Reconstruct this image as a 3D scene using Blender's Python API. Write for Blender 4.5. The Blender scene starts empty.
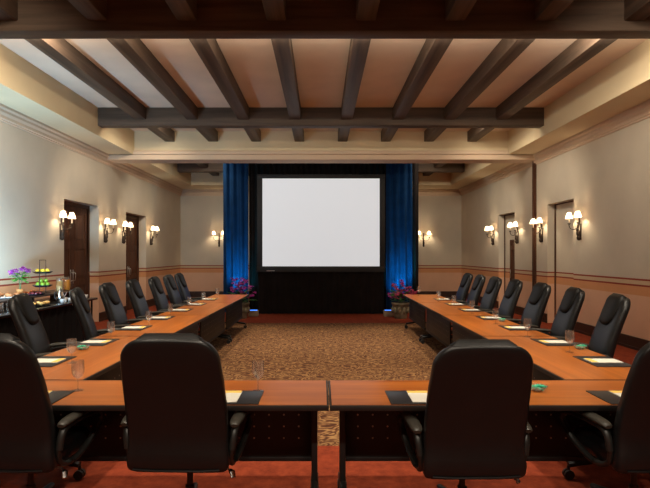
import bpy, bmesh, math, random
from mathutils import Vector, Matrix
random.seed(7)
PI = math.pi
C = bpy.context.scene.collection

# ------------------------------------------------------------------ materials
def new_mat(name):
    m = bpy.data.materials.new(name)
    m.use_nodes = True
    nt = m.node_tree
    b = nt.nodes['Principled BSDF']
    return m, nt, b

def L(nt, a, b):
    nt.links.new(a, b)

def simple(name, col, rough=0.5, metal=0.0, spec=0.5, noise=0.0, nscale=20.0, bump=0.0, bscale=200.0, coat=0.0, sheen=0.0):
    m, nt, b = new_mat(name)
    b.inputs['Base Color'].default_value = (*col, 1)
    b.inputs['Roughness'].default_value = rough
    b.inputs['Metallic'].default_value = metal
    b.inputs['Specular IOR Level'].default_value = spec
    b.inputs['Coat Weight'].default_value = coat
    b.inputs['Sheen Weight'].default_value = sheen
    tc = nt.nodes.new('ShaderNodeTexCoord')
    if noise:
        n = nt.nodes.new('ShaderNodeTexNoise'); n.inputs['Scale'].default_value = nscale; n.inputs['Detail'].default_value = 4
        r = nt.nodes.new('ShaderNodeValToRGB')
        r.color_ramp.elements[0].position = .3; r.color_ramp.elements[1].position = .7
        r.color_ramp.elements[0].color = (*[c * (1 - noise) for c in col], 1)
        r.color_ramp.elements[1].color = (*[min(1, c * (1 + noise)) for c in col], 1)
        L(nt, tc.outputs['Object'], n.inputs['Vector']); L(nt, n.outputs['Fac'], r.inputs['Fac']); L(nt, r.outputs['Color'], b.inputs['Base Color'])
    if bump:
        n2 = nt.nodes.new('ShaderNodeTexNoise'); n2.inputs['Scale'].default_value = bscale; n2.inputs['Detail'].default_value = 3
        bp = nt.nodes.new('ShaderNodeBump'); bp.inputs['Strength'].default_value = bump; bp.inputs['Distance'].default_value = .002
        L(nt, tc.outputs['Object'], n2.inputs['Vector']); L(nt, n2.outputs['Fac'], bp.inputs['Height']); L(nt, bp.outputs['Normal'], b.inputs['Normal'])
    return m

def emit(name, col, strength):
    m, nt, b = new_mat(name)
    b.inputs['Base Color'].default_value = (*col, 1)
    b.inputs['Emission Color'].default_value = (*col, 1)
    b.inputs['Emission Strength'].default_value = strength
    return m

def grain(name, c0, c1, scale, axis, rough, spec=.5, coat=0.0, c2=None):
    """wood whose grain runs along one object axis"""
    m, nt, b = new_mat(name)
    tc = nt.nodes.new('ShaderNodeTexCoord'); mp = nt.nodes.new('ShaderNodeMapping')
    s = [scale] * 3; s[axis] = scale * .06
    mp.inputs['Scale'].default_value = s
    n = nt.nodes.new('ShaderNodeTexNoise'); n.inputs['Scale'].default_value = 1; n.inputs['Detail'].default_value = 6; n.inputs['Roughness'].default_value = .6
    n.inputs['Distortion'].default_value = .4
    r = nt.nodes.new('ShaderNodeValToRGB')
    r.color_ramp.elements[0].position = .3; r.color_ramp.elements[0].color = (*c0, 1)
    r.color_ramp.elements[1].position = .72; r.color_ramp.elements[1].color = (*c1, 1)
    L(nt, tc.outputs['Object'], mp.inputs['Vector']); L(nt, mp.outputs['Vector'], n.inputs['Vector'])
    L(nt, n.outputs['Fac'], r.inputs['Fac']); L(nt, r.outputs['Color'], b.inputs['Base Color'])
    b.inputs['Roughness'].default_value = rough; b.inputs['Specular IOR Level'].default_value = spec
    b.inputs['Coat Weight'].default_value = coat; b.inputs['Coat Roughness'].default_value = .12
    return m

def plaster(name, base, var=.06, stripes=None):
    """mottled paint; stripes = list of (z, colour) colour bands by height (painted bands)"""
    m, nt, b = new_mat(name)
    tc = nt.nodes.new('ShaderNodeTexCoord')
    n = nt.nodes.new('ShaderNodeTexNoise'); n.inputs['Scale'].default_value = 1.6; n.inputs['Detail'].default_value = 6
    L(nt, tc.outputs['Object'], n.inputs['Vector'])
    mr = nt.nodes.new('ShaderNodeMapRange'); mr.inputs['From Min'].default_value = .3; mr.inputs['From Max'].default_value = .7
    mr.inputs['To Min'].default_value = 1 - var; mr.inputs['To Max'].default_value = 1 + var
    L(nt, n.outputs['Fac'], mr.inputs['Value'])
    mul = nt.nodes.new('ShaderNodeVectorMath'); mul.operation = 'SCALE'
    L(nt, mr.outputs['Result'], mul.inputs['Scale'])
    if stripes:
        sx = nt.nodes.new('ShaderNodeSeparateXYZ'); L(nt, tc.outputs['Object'], sx.inputs['Vector'])
        dv = nt.nodes.new('ShaderNodeMath'); dv.operation = 'DIVIDE'; dv.inputs[1].default_value = 2.0
        L(nt, sx.outputs['Z'], dv.inputs[0])
        r = nt.nodes.new('ShaderNodeValToRGB'); r.color_ramp.interpolation = 'CONSTANT'
        els = r.color_ramp.elements
        els[0].position = 0; els[0].color = (*stripes[0][1], 1)
        els[1].position = stripes[1][0] / 2; els[1].color = (*stripes[1][1], 1)
        for z, c in stripes[2:]:
            e = els.new(z / 2); e.color = (*c, 1)
        L(nt, dv.outputs[0], r.inputs['Fac']); L(nt, r.outputs['Color'], mul.inputs[0])
    else:
        mul.inputs[0].default_value = base
    L(nt, mul.outputs['Vector'], b.inputs['Base Color'])
    b.inputs['Roughness'].default_value = .85; b.inputs['Specular IOR Level'].default_value = .2
    n2 = nt.nodes.new('ShaderNodeTexNoise'); n2.inputs['Scale'].default_value = 30
    bp = nt.nodes.new('ShaderNodeBump'); bp.inputs['Strength'].default_value = .12; bp.inputs['Distance'].default_value = .01
    L(nt, tc.outputs['Object'], n2.inputs['Vector']); L(nt, n2.outputs['Fac'], bp.inputs['Height']); L(nt, bp.outputs['Normal'], b.inputs['Normal'])
    return m

WALLC = (.56, .50, .40)
STRIPES = [(0, (.68, .42, .28)), (.945, (.62, .30, .14)), (1.10, (.27, .05, .03)), (1.13, (.55, .42, .27)), (1.20, (.27, .05, .03)), (1.23, WALLC)]
M = {}
M['wall'] = plaster('wall_plaster', WALLC, .05, STRIPES)
M['cream'] = plaster('cream_plaster', (.68, .56, .36), .04)
M['soffit'] = plaster('soffit_paint', (.62, .53, .40), .03)
M['ceiling'] = plaster('ceiling_plaster', (.74, .60, .46), .06)
M['mould'] = plaster('moulding_paint', (.60, .46, .33), .03)
M['beam'] = grain('dark_beam_wood', (.045, .030, .021), (.125, .083, .056), 9, 1, .6, .3)
M['beam_x'] = grain('dark_cross_beam_wood', (.045, .030, .021), (.115, .078, .054), 9, 0, .6, .3)
M['door'] = grain('mahogany', (.045, .017, .009), (.105, .042, .021), 10, 2, .55, .2)
M['base'] = grain('dark_baseboard', (.025, .012, .008), (.05, .022, .013), 8, 1, .45, .4)
M['laminate'] = grain('cherry_laminate', (.25, .064, .008), (.42, .125, .017), 14, 0, .30, .18, .0)
M['edge'] = simple('black_edge', (.012, .010, .009), .45)
M['metal_black'] = simple('black_powder_coat', (.010, .010, .010), .45, 0, .4)
M['panel'] = simple('black_panel', (.012, .010, .010), .5, 0, .4)
M['rivet'] = simple('panel_perforation', (.42, .38, .32), .5, .3)
M['leather'] = simple('black_leather', (.006, .0065, .007), .38, 0, .42, .12, 5, .25, 260)
M['pillow'] = simple('matt_black_leather', (.005, .005, .005), .5, 0, .25, .1, 6, .2, 260)
M['plastic'] = simple('black_plastic', (.012, .012, .011), .42)
M['arm'] = simple('worn_arm_leather', (.030, .027, .021), .42, 0, .4, .1, 8, .2, 260)
M['chrome'] = simple('chrome', (.75, .75, .74), .15, 1.0)
M['steel'] = simple('brushed_steel', (.55, .55, .54), .3, 1.0)
M['iron'] = simple('wrought_iron', (.035, .022, .015), .5, .4, .4)
M['pad'] = simple('desk_pad_leather', (.012, .013, .016), .38, 0, .5, .1, 9)
M['paper'] = simple('white_paper', (.66, .64, .56), .8, 0, .2)
M['yellow'] = simple('yellow_card', (.80, .52, .12), .7, 0, .2)
M['black_cloth'] = simple('black_cloth', (.008, .007, .007), .9, 0, .1, .2, 3)
M['drape'] = simple('black_velour', (.013, .010, .009), .95, 0, .05, .2, 3)
M['blue'] = simple('navy_velour', (.004, .024, .070), .85, 0, .1, .2, 4)
M['frame'] = simple('black_screen_frame', (.008, .008, .009), .6)
M['screen'] = emit('projector_screen', (.76, .775, .80), .70); M['screen'].node_tree.nodes['Principled BSDF'].inputs['Base Color'].default_value = (.35, .35, .35, 1)
M['socket'] = simple('candle_sleeve', (.65, .55, .40), .6)
M['terracotta'] = simple('terracotta', (.50, .20, .06), .7, 0, .3, .15, 12)
M['stonepot'] = simple('mossy_stone_pot', (.20, .17, .11), .85, 0, .2, .5, 9)
M['leaf'] = simple('leaf_green', (.07, .20, .03), .55, 0, .3, .35, 20)
M['stem'] = simple('stem_green', (.06, .12, .03), .6)
M['magenta'] = simple('magenta_petal', (.42, .04, .30), .6, 0, .3, .3, 20)
M['rose'] = simple('rose_petal', (.45, .05, .12), .6, 0, .3, .3, 20)
M['violet'] = simple('violet_petal', (.24, .035, .22), .6, 0, .3, .3, 20)
M['soil'] = simple('dark_soil', (.03, .02, .012), .9)
M['lemon'] = simple('lemon_skin', (.80, .62, .04), .45, 0, .4, .1, 30)
M['lime'] = simple('green_apple_skin', (.20, .36, .03), .45, 0, .4, .2, 20)
M['orange_food'] = simple('orange_slices', (.75, .20, .05), .5, 0, .4, .3, 30)
M['pastry'] = simple('pastry_crust', (.62, .36, .11), .6, 0, .3, .3, 25)
M['bread'] = simple('brown_bread', (.32, .12, .04), .7, 0, .3, .3, 25)
M['berry'] = simple('dark_red_berry', (.14, .012, .02), .4)
M['white_china'] = simple('white_china', (.75, .73, .70), .25)
M['dark_china'] = simple('dark_blue_glaze', (.012, .025, .045), .25)
M['black_china'] = simple('black_glaze', (.012, .012, .012), .25)
M['juice'] = simple('orange_juice', (.72, .34, .04), .4)
M['lemonade'] = simple('pale_juice', (.72, .55, .25), .4)
M['green_mint'] = simple('green_mint', (.02, .36, .20), .4)
M['uplight_lens'] = emit('uplight_lens', (.05, .25, 1.0), 2.0)
M['beige'] = simple('beige_casing', (.32, .24, .16), .6)

def glass_mat():
    m = bpy.data.materials.new('clear_glass'); m.use_nodes = True
    nt = m.node_tree; nt.nodes.clear()
    out = nt.nodes.new('ShaderNodeOutputMaterial'); mix = nt.nodes.new('ShaderNodeMixShader')
    t = nt.nodes.new('ShaderNodeBsdfTransparent'); t.inputs['Color'].default_value = (.985, .985, .98, 1)
    g = nt.nodes.new('ShaderNodeBsdfGlossy'); g.inputs['Roughness'].default_value = .12
    lw = nt.nodes.new('ShaderNodeLayerWeight'); lw.inputs['Blend'].default_value = .35
    mr = nt.nodes.new('ShaderNodeMapRange'); mr.inputs['To Min'].default_value = .05; mr.inputs['To Max'].default_value = .6
    L(nt, lw.outputs['Facing'], mr.inputs['Value']); L(nt, mr.outputs['Result'], mix.inputs['Fac'])
    d = nt.nodes.new('ShaderNodeBsdfTranslucent'); d.inputs['Color'].default_value = (.9, .9, .9, 1)
    m0 = nt.nodes.new('ShaderNodeMixShader'); m0.inputs['Fac'].default_value = .08
    L(nt, t.outputs[0], m0.inputs[1]); L(nt, d.outputs[0], m0.inputs[2])
    L(nt, m0.outputs[0], mix.inputs[1]); L(nt, g.outputs[0], mix.inputs[2]); L(nt, mix.outputs[0], out.inputs['Surface'])
    return m
M['glass'] = glass_mat()

def shade_mat():
    m = bpy.data.materials.new('lit_lamp_shade'); m.use_nodes = True
    nt = m.node_tree; nt.nodes.clear()
    out = nt.nodes.new('ShaderNodeOutputMaterial'); mix = nt.nodes.new('ShaderNodeMixShader'); add = nt.nodes.new('ShaderNodeAddShader')
    d = nt.nodes.new('ShaderNodeBsdfDiffuse'); d.inputs['Color'].default_value = (.7, .6, .48, 1)
    t = nt.nodes.new('ShaderNodeBsdfTranslucent'); t.inputs['Color'].default_value = (.55, .44, .32, 1)
    e = nt.nodes.new('ShaderNodeEmission'); e.inputs['Color'].default_value = (1, .82, .62, 1); e.inputs['Strength'].default_value = .5
    mix.inputs['Fac'].default_value = .55
    L(nt, d.outputs[0], mix.inputs[1]); L(nt, t.outputs[0], mix.inputs[2]); L(nt, mix.outputs[0], add.inputs[0]); L(nt, e.outputs[0], add.inputs[1])
    L(nt, add.outputs[0], out.inputs['Surface'])
    return m
M['shade'] = shade_mat()

def carpet_mats():
    m, nt, b = new_mat('red_carpet')
    tc = nt.nodes.new('ShaderNodeTexCoord')
    n = nt.nodes.new('ShaderNodeTexNoise'); n.inputs['Scale'].default_value = 9; n.inputs['Detail'].default_value = 8; n.inputs['Roughness'].default_value = .75
    r = nt.nodes.new('ShaderNodeValToRGB')
    r.color_ramp.elements[0].position = .32; r.color_ramp.elements[0].color = (.13, .020, .009, 1)
    r.color_ramp.elements[1].position = .7; r.color_ramp.elements[1].color = (.30, .055, .021, 1)
    L(nt, tc.outputs['Object'], n.inputs['Vector']); L(nt, n.outputs['Fac'], r.inputs['Fac']); L(nt, r.outputs['Color'], b.inputs['Base Color'])
    b.inputs['Roughness'].default_value = .95; b.inputs['Specular IOR Level'].default_value = .1
    M['carpet'] = m
    m, nt, b = new_mat('swirl_carpet')
    tc = nt.nodes.new('ShaderNodeTexCoord')
    w = nt.nodes.new('ShaderNodeTexNoise'); w.inputs['Scale'].default_value = 4.0; w.inputs['Detail'].default_value = 1.0; w.inputs['Distortion'].default_value = 1.5
    L(nt, tc.outputs['Object'], w.inputs['Vector'])
    ml = nt.nodes.new('ShaderNodeMath'); ml.operation = 'MULTIPLY'; ml.inputs[1].default_value = 60
    L(nt, w.outputs['Fac'], ml.inputs[0])
    sn = nt.nodes.new('ShaderNodeMath'); sn.operation = 'SINE'; L(nt, ml.outputs[0], sn.inputs[0])
    n = nt.nodes.new('ShaderNodeTexNoise'); n.inputs['Scale'].default_value = 14; n.inputs['Detail'].default_value = 5
    L(nt, tc.outputs['Object'], n.inputs['Vector'])
    ma = nt.nodes.new('ShaderNodeMath'); ma.operation = 'MULTIPLY_ADD'; ma.inputs[1].default_value = .22
    L(nt, sn.outputs[0], ma.inputs[0]); L(nt, n.outputs['Fac'], ma.inputs[2])
    r = nt.nodes.new('ShaderNodeValToRGB'); e = r.color_ramp.elements
    e[0].position = .28; e[0].color = (.06, .022, .011, 1)
    e[1].position = .75; e[1].color = (.27, .15, .062, 1)
    x = e.new(.45); x.color = (.11, .046, .020, 1)
    x = e.new(.58); x.color = (.165, .080, .033, 1)
    L(nt, ma.outputs[0], r.inputs['Fac']); L(nt, r.outputs['Color'], b.inputs['Base Color'])
    b.inputs['Roughness'].default_value = .95; b.inputs['Specular IOR Level'].default_value = .1
    M['swirl'] = m
carpet_mats()

# ------------------------------------------------------------------ mesh helpers
def box(bm, x0, x1, y0, y1, z0, z1, bev=0.0, mi=0, seg=2):
    vs = [bm.verts.new(p) for p in ((x0,y0,z0),(x1,y0,z0),(x1,y1,z0),(x0,y1,z0),(x0,y0,z1),(x1,y0,z1),(x1,y1,z1),(x0,y1,z1))]
    fs = [bm.faces.new([vs[i] for i in q]) for q in ((0,3,2,1),(4,5,6,7),(0,1,5,4),(1,2,6,5),(2,3,7,6),(3,0,4,7))]
    for f in fs: f.material_index = mi
    if bev:
        es = list({e for f in fs for e in f.edges})
        r = bmesh.ops.bevel(bm, geom=es, offset=bev, segments=seg, affect='EDGES', profile=.5)
        for f in r['faces']: f.material_index = mi
    return vs

def loft(bm, rings, cap=True, closed=True, mi=0):
    R = [[bm.verts.new(p) for p in ring] for ring in rings]
    n = len(R[0])
    for a, b in zip(R[:-1], R[1:]):
        for i in range(n if closed else n - 1):
            j = (i + 1) % n
            f = bm.faces.new((a[i], a[j], b[j], b[i])); f.material_index = mi
    if cap:
        f = bm.faces.new(list(reversed(R[0]))); f.material_index = mi
        f = bm.faces.new(R[-1]); f.material_index = mi
    return R

def lathe(bm, prof, seg=20, c=(0, 0, 0), mi=0, cap=True):
    rings = []
    for r, z in prof:
        r = max(r, .0004)
        rings.append([(c[0] + r * math.cos(2*PI*i/seg), c[1] + r * math.sin(2*PI*i/seg), c[2] + z) for i in range(seg)])
    return loft(bm, rings, cap, True, mi)

def tube(bm, pts, rad, seg=10, mi=0, cyc=False, flat=1.0):
    """round bar along a polyline; rad: number or list"""
    pts = [Vector(p) for p in pts]; n = len(pts)
    rads = rad if isinstance(rad, (list, tuple)) else [rad] * n
    rings = []; up = None
    for i in range(n):
        if cyc: t = (pts[(i+1) % n] - pts[i-1]).normalized()
        else: t = (pts[min(i+1, n-1)] - pts[max(i-1, 0)]).normalized()
        if up is None:
            up = Vector((0, 0, 1)) if abs(t.z) < .9 else Vector((1, 0, 0))
        s = t.cross(up).normalized(); up = s.cross(t).normalized()
        rings.append([tuple(pts[i] + s * (rads[i] * math.cos(2*PI*k/seg)) + up * (rads[i] * flat * math.sin(2*PI*k/seg))) for k in range(seg)])
    if cyc:
        rings.append(rings[0]); R = loft(bm, rings, False, True, mi)
    else:
        loft(bm, rings, True, True, mi)

def spline(ctrl, n=6):
    """Catmull-Rom through points"""
    P = [Vector(p) for p in ctrl]; out = []
    for i in range(len(P) - 1):
        p0 = P[max(i-1, 0)]; p1 = P[i]; p2 = P[i+1]; p3 = P[min(i+2, len(P)-1)]
        for k in range(n):
            t = k / n
            out.append(.5 * ((2*p1) + (p2-p0)*t + (2*p0-5*p1+4*p2-p3)*t*t + (3*p1-p0-3*p2+p3)*t**3))
    out.append(P[-1])
    return out

def ball(bm, c, rx, ry=None, rz=None, u=12, v=8, mi=0):
    ry = rx if ry is None else ry; rz = rx if rz is None else rz
    r = bmesh.ops.create_uvsphere(bm, u_segments=u, v_segments=v, radius=1)
    for vt in r['verts']:
        vt.co = Vector((c[0] + vt.co.x*rx, c[1] + vt.co.y*ry, c[2] + vt.co.z*rz))
        for f in vt.link_faces: f.material_index = mi

def sup(hw, ht, p=4.0, n=28):
    out = []
    for i in range(n):
        a = 2*PI*i/n; c, s = math.cos(a), math.sin(a)
        out.append((hw * math.copysign(abs(c)**(2/p), c), ht * math.copysign(abs(s)**(2/p), s)))
    return out

def B():
    return bmesh.new()

def obj(name, bm, mats, parent=None, loc=(0,0,0), rot=(0,0,0), smooth=True, sharp=35):
    bmesh.ops.remove_doubles(bm, verts=bm.verts, dist=1e-5)
    bmesh.ops.recalc_face_normals(bm, faces=bm.faces)
    me = bpy.data.meshes.new(name); bm.to_mesh(me); bm.free()
    for m in (mats if isinstance(mats, (list, tuple)) else [mats]): me.materials.append(M[m])
    if smooth:
        me.polygons.foreach_set('use_smooth', [True] * len(me.polygons))
        me.set_sharp_from_angle(angle=math.radians(sharp))
    o = bpy.data.objects.new(name, me); C.objects.link(o)
    o.location = loc; o.rotation_euler = rot
    if parent: o.parent = parent
    return o

def tag(o, label, cat, group=None):
    o['label'] = label; o['category'] = cat
    if group: o['group'] = group
    return o

def thing(name, label, cat, loc=(0,0,0), rz=0.0, group=None):
    o = bpy.data.objects.new(name, None); C.objects.link(o)
    o.empty_display_size = .1; o.location = loc; o.rotation_euler = (0, 0, rz)
    return tag(o, label, cat, group)

def struct(name, bm, mats, parent=None, **k):
    o = obj(name, bm, mats, parent, smooth=False, **k)
    if parent is None: o['kind'] = 'structure'
    return o

def dup(o, loc=None, rz=None, label=None, parent=None):
    c = o.copy(); C.objects.link(c); c.parent = parent
    if loc is not None: c.location = loc
    if rz is not None: c.rotation_euler = (0, 0, rz)
    if label: c['label'] = label
    for ch in list(o.children): dup(ch, parent=c)
    return c

ORD = ['first', 'second', 'third', 'fourth', 'fifth', 'sixth', 'seventh', 'eighth']

# ------------------------------------------------------------------ dimensions (metres; camera at origin looks along +Y)
HX = 5.46           # half width of the room
YF, YB = -3.0, 20.6 # wall behind the camera, far wall
ZS = 4.17           # soffit height
ZC = 4.76           # ceiling inside the recess
RX = 4.72           # half width of the recess
HY = 13.4           # the cross header
# ------------------------------------------------------------------ room shell
bm = B(); box(bm, -HX-.6, HX+.6, YF-.3, YB+.3, -.12, -.006)
for a, b, c, d in ((-HX-.6, -2.45, YF-.3, YB+.3), (2.55, HX+.6, YF-.3, YB+.3), (-2.45, 2.55, YF-.3, 4.57), (-2.45, 2.55, 12.77, YB+.3)): box(bm, a, b, c, d, -.006, 0)
struct('floor', bm, 'carpet')

def side_wall(name, s, openings):
    bm = B(); x0, x1 = s*HX, s*(HX+.36)
    a, b = min(x0, x1), max(x0, x1)
    y = YF
    for o0, o1, zt in openings:
        box(bm, a, b, y, o0, 0, ZC+.1); box(bm, a, b, o0, o1, zt, ZC+.1); y = o1
    box(bm, a, b, y, YB, 0, ZC+.1)
    return struct(name, bm, 'wall')
OPL = [(11.26, 13.02, 2.84), (14.84, 16.54, 2.84)]
OPR = [(11.46, 12.78, 2.86), (14.94, 16.29, 2.86)]
side_wall('wall_left', -1, OPL); side_wall('wall_right', 1, OPR)
bm = B(); box(bm, -HX-.3, HX+.3, YB, YB+.2, 0, ZC+.1); struct('wall_back', bm, 'wall')
bm = B(); box(bm, -HX-.3, HX+.3, YF-.2, YF, 0, ZC+.1); struct('wall_front', bm, 'wall')
bm = B(); box(bm, -HX-.6, HX+.6, YF-.3, YB+.3, ZC, ZC+.1); struct('ceiling', bm, 'ceiling')
# soffits along the walls (dropped borders of the coffered recess)
for nm, s in (('ceiling_soffit_left', -1), ('ceiling_soffit_right', 1)):
    bm = B(); a, b = sorted((s*RX, s*HX)); box(bm, a, b, YF, YB, ZS, ZC); struct(nm, bm, 'cream')
bm = B(); box(bm, -RX, RX, 19.25, YB, ZS, ZC); struct('ceiling_soffit_back', bm, 'cream')
bm = B(); box(bm, -RX, RX, YF, -2.2, ZS, ZC); struct('ceiling_soffit_front', bm, 'cream')
# header across the room with its folding-wall track
bm = B(); box(bm, -HX, HX, HY, HY+.45, 4.16, ZC); struct('ceiling_header', bm, 'cream')
bm = B()
box(bm, -HX, HX, HY-.05, HY+.50, 4.04, 4.17, .01); box(bm, -HX, HX, HY-.09, HY+.54, 4.17, 4.235, .012)
box(bm, -HX, HX, HY-.065, HY+.515, 4.235, 4.27, .008)
struct('trim_1', bm, 'mould')
# brown jamb post of the folding wall
bm = B(); box(bm, HX-.045, HX, HY+.02, HY+.20, 0, 4.04, .008); box(bm, HX-.06, HX, HY+.08, HY+.15, 0, 4.04, .006); struct('trim_2', bm, 'door')
# crown mouldings
def crown_profile():
    return [(0, 3.93), (.025, 3.93), (.03, 3.96), (.05, 3.97), (.055, 4.02), (.085, 4.06), (.09, 4.10), (.12, 4.13), (.125, ZS), (0, ZS)]
def crown(name, s=None, back=False):
    bm = B(); p = crown_profile()
    if not back:
        r = [[(s*(HX-d), y, z) for d, z in p] for y in (YF, YB)]
    else:
        r = [[(x, YB-d, z) for d, z in p] for x in (-HX, HX)]
    loft(bm, r); struct(name, bm, 'mould')
crown('trim_3', -1); crown('trim_4', 1); crown('trim_5', back=True)
# baseboards (stop at the openings)
def baseb(name, s, ops):
    bm = B(); a, b = sorted((s*HX, s*(HX-.025))); y = YF
    for o0, o1, _ in ops + [(YB, None, 0)]:
        box(bm, a, b, y, o0, 0, .22, .004); a2, b2 = sorted((s*(HX-.02), s*(HX-.035))); box(bm, a2, b2, y, o0, 0, .05, .003)
        y = o1
    struct(name, bm, 'base')
baseb('baseboard_left', -1, OPL); baseb('baseboard_right', 1, OPR)
bm = B(); box(bm, -HX+.03, HX-.03, YB-.025, YB, 0, .22, .004); struct('baseboard_back', bm, 'base')

# ---- left doors: a pair of panelled leaves deep in the reveal
def leaf_mesh(w, h):
    """leaf in local x (0..w), face towards -y ... thickness .05; three sunk panels"""
    bm = B(); st = .11; th = .05
    box(bm, 0, st, 0, th, 0, h); box(bm, w-st, w, 0, th, 0, h)
    rails = [(0, .22), (.92, 1.06), (1.78, 1.92), (h-.14, h)]
    for a, b in rails: box(bm, st, w-st, 0, th, a, b)
    for (a0, a1), (b0, b1) in zip(rails[:-1], rails[1:]):
        box(bm, st, w-st, .02, .035, a1, b0)
        box(bm, st+.07, w-st-.07, .006, .04, a1+.07, b0-.07, .012)
    return bm
def double_door(n, y0, y1, zt):
    r = bpy.data.objects.new('door_%d' % n, None); C.objects.link(r)
    r.location = (-HX-.25, y0, 0); r.rotation_euler = (0, 0, PI/2); r['kind'] = 'structure'
    # local x runs along the wall (+Y world), local +y points to -X world (away from the room)
    W = y1 - y0
    bm = B(); box(bm, 0, .07, -.03, .08, 0, zt, .006); box(bm, W-.07, W, -.03, .08, 0, zt, .006); box(bm, .07, W-.07, -.03, .08, zt-.08, zt, .006)
    obj('door_frame', bm, 'door', r)
    lw = (W-.14)/2 - .004
    for k in (0, 1):
        lf = obj('door_leaf', leaf_mesh(lw, zt-.09), 'door', r, loc=(.07 + k*(lw+.008), 0, .005), smooth=False)
        bm = B(); hx = lw-.055 if k == 0 else .055
        box(bm, hx-.018, hx+.018, -.008, 0, .98, 1.30, .004)
        tube(bm, spline([(hx, -.008, 1.24), (hx, -.055, 1.22), (hx, -.06, 1.14), (hx, -.055, 1.06), (hx, -.008, 1.04)], 4), .009, 8)
        obj('door_handle', bm, 'steel', lf)
    bm = B(); box(bm, 0, W, .06, .10, 0, zt); obj('door_stop', bm, 'door', r)
double_door(1, *OPL[0]); double_door(2, *OPL[1])
# ---- right niches: painted flush panel with dark jamb trim; the far one holds a narrow dark door
for n, (y0, y1, zt) in enumerate(OPR):
    bm = B(); box(bm, HX+.19, HX+.27, y0, y1, 0, zt); struct('wall_niche_right_%d' % (n+1), bm, 'wall')
    bm = B(); box(bm, HX+.165, HX+.188, y1-.05, y1-.002, 0, zt, .004); box(bm, HX+.165, HX+.188, y0+.002, y1-.05, zt-.03, zt-.002, .004)
    struct('trim_%d' % (6+n), bm, 'door')
r = bpy.data.objects.new('door_3', None); C.objects.link(r); r['kind'] = 'structure'
r.location = (HX+.185, OPR[1][0]+.02, 0); r.rotation_euler = (0, 0, PI/2)
bm = leaf_mesh(.74, 2.08)
for v in bm.verts: v.co.y *= -1
lf = obj('door_leaf', bm, 'door', r, loc=(0, .052, .005), smooth=False)
bm = B(); box(bm, .66, .69, 0, .01, .95, 1.2, .003); obj('door_handle', bm, 'steel', lf, loc=(0, .002, 0))

# ---- ceiling timbers
for i, k in enumerate((-3.5, -2.5, -1.5, -.5, .5, 1.5, 2.5, 3.5)):
    x = k * 1.09; w = .12
    bm = B(); box(bm, -w, w, 0, HY-YF-.8, 0, ZC-4.50, .012)
    o = obj('ceiling_joist', bm, 'beam', None, loc=(x, YF+.8, 4.50))
    tag(o, 'dark timber joist running away overhead, %s from the left of the eight' % ORD[i], 'beam', 'ceiling joists over the tables')
for i, k in enumerate((-3.5, -2.5, -1.5, -.5, .5, 1.5, 2.5, 3.5)):
    bm = B(); box(bm, -.12, .12, 0, 19.25-HY-.45, 0, ZC-4.50, .012)
    o = obj('ceiling_joist', bm, 'beam', None, loc=(k*1.09, HY+.45, 4.50))
    tag(o, 'dark timber joist beyond the header, %s from the left of the far eight' % ORD[i], 'beam', 'ceiling joists over the far end')
for y, lab in ((6.46, 'wide dark timber cross beam nearest overhead at the top of the room'), (11.2, 'dark timber cross beam in front of the cream header'), (17.4, 'dark timber cross beam beyond the header above the curtains')):
    bm = B(); box(bm, -RX, RX, 0, .25, 0, ZC-4.375, .012)
    tag(obj('ceiling_beam', bm, 'beam_x', None, loc=(0, y, 4.375)), lab, 'beam', 'ceiling cross beams')

# ---- patterned carpet
bm = B(); box(bm, -2.45, 2.55, 0, 8.2, -.006, 0)
tag(obj('area_rug', bm, 'swirl', None, loc=(0, 4.57, 0)), 'gold and brown swirl patterned carpet in the middle of the red floor', 'rug')

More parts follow.
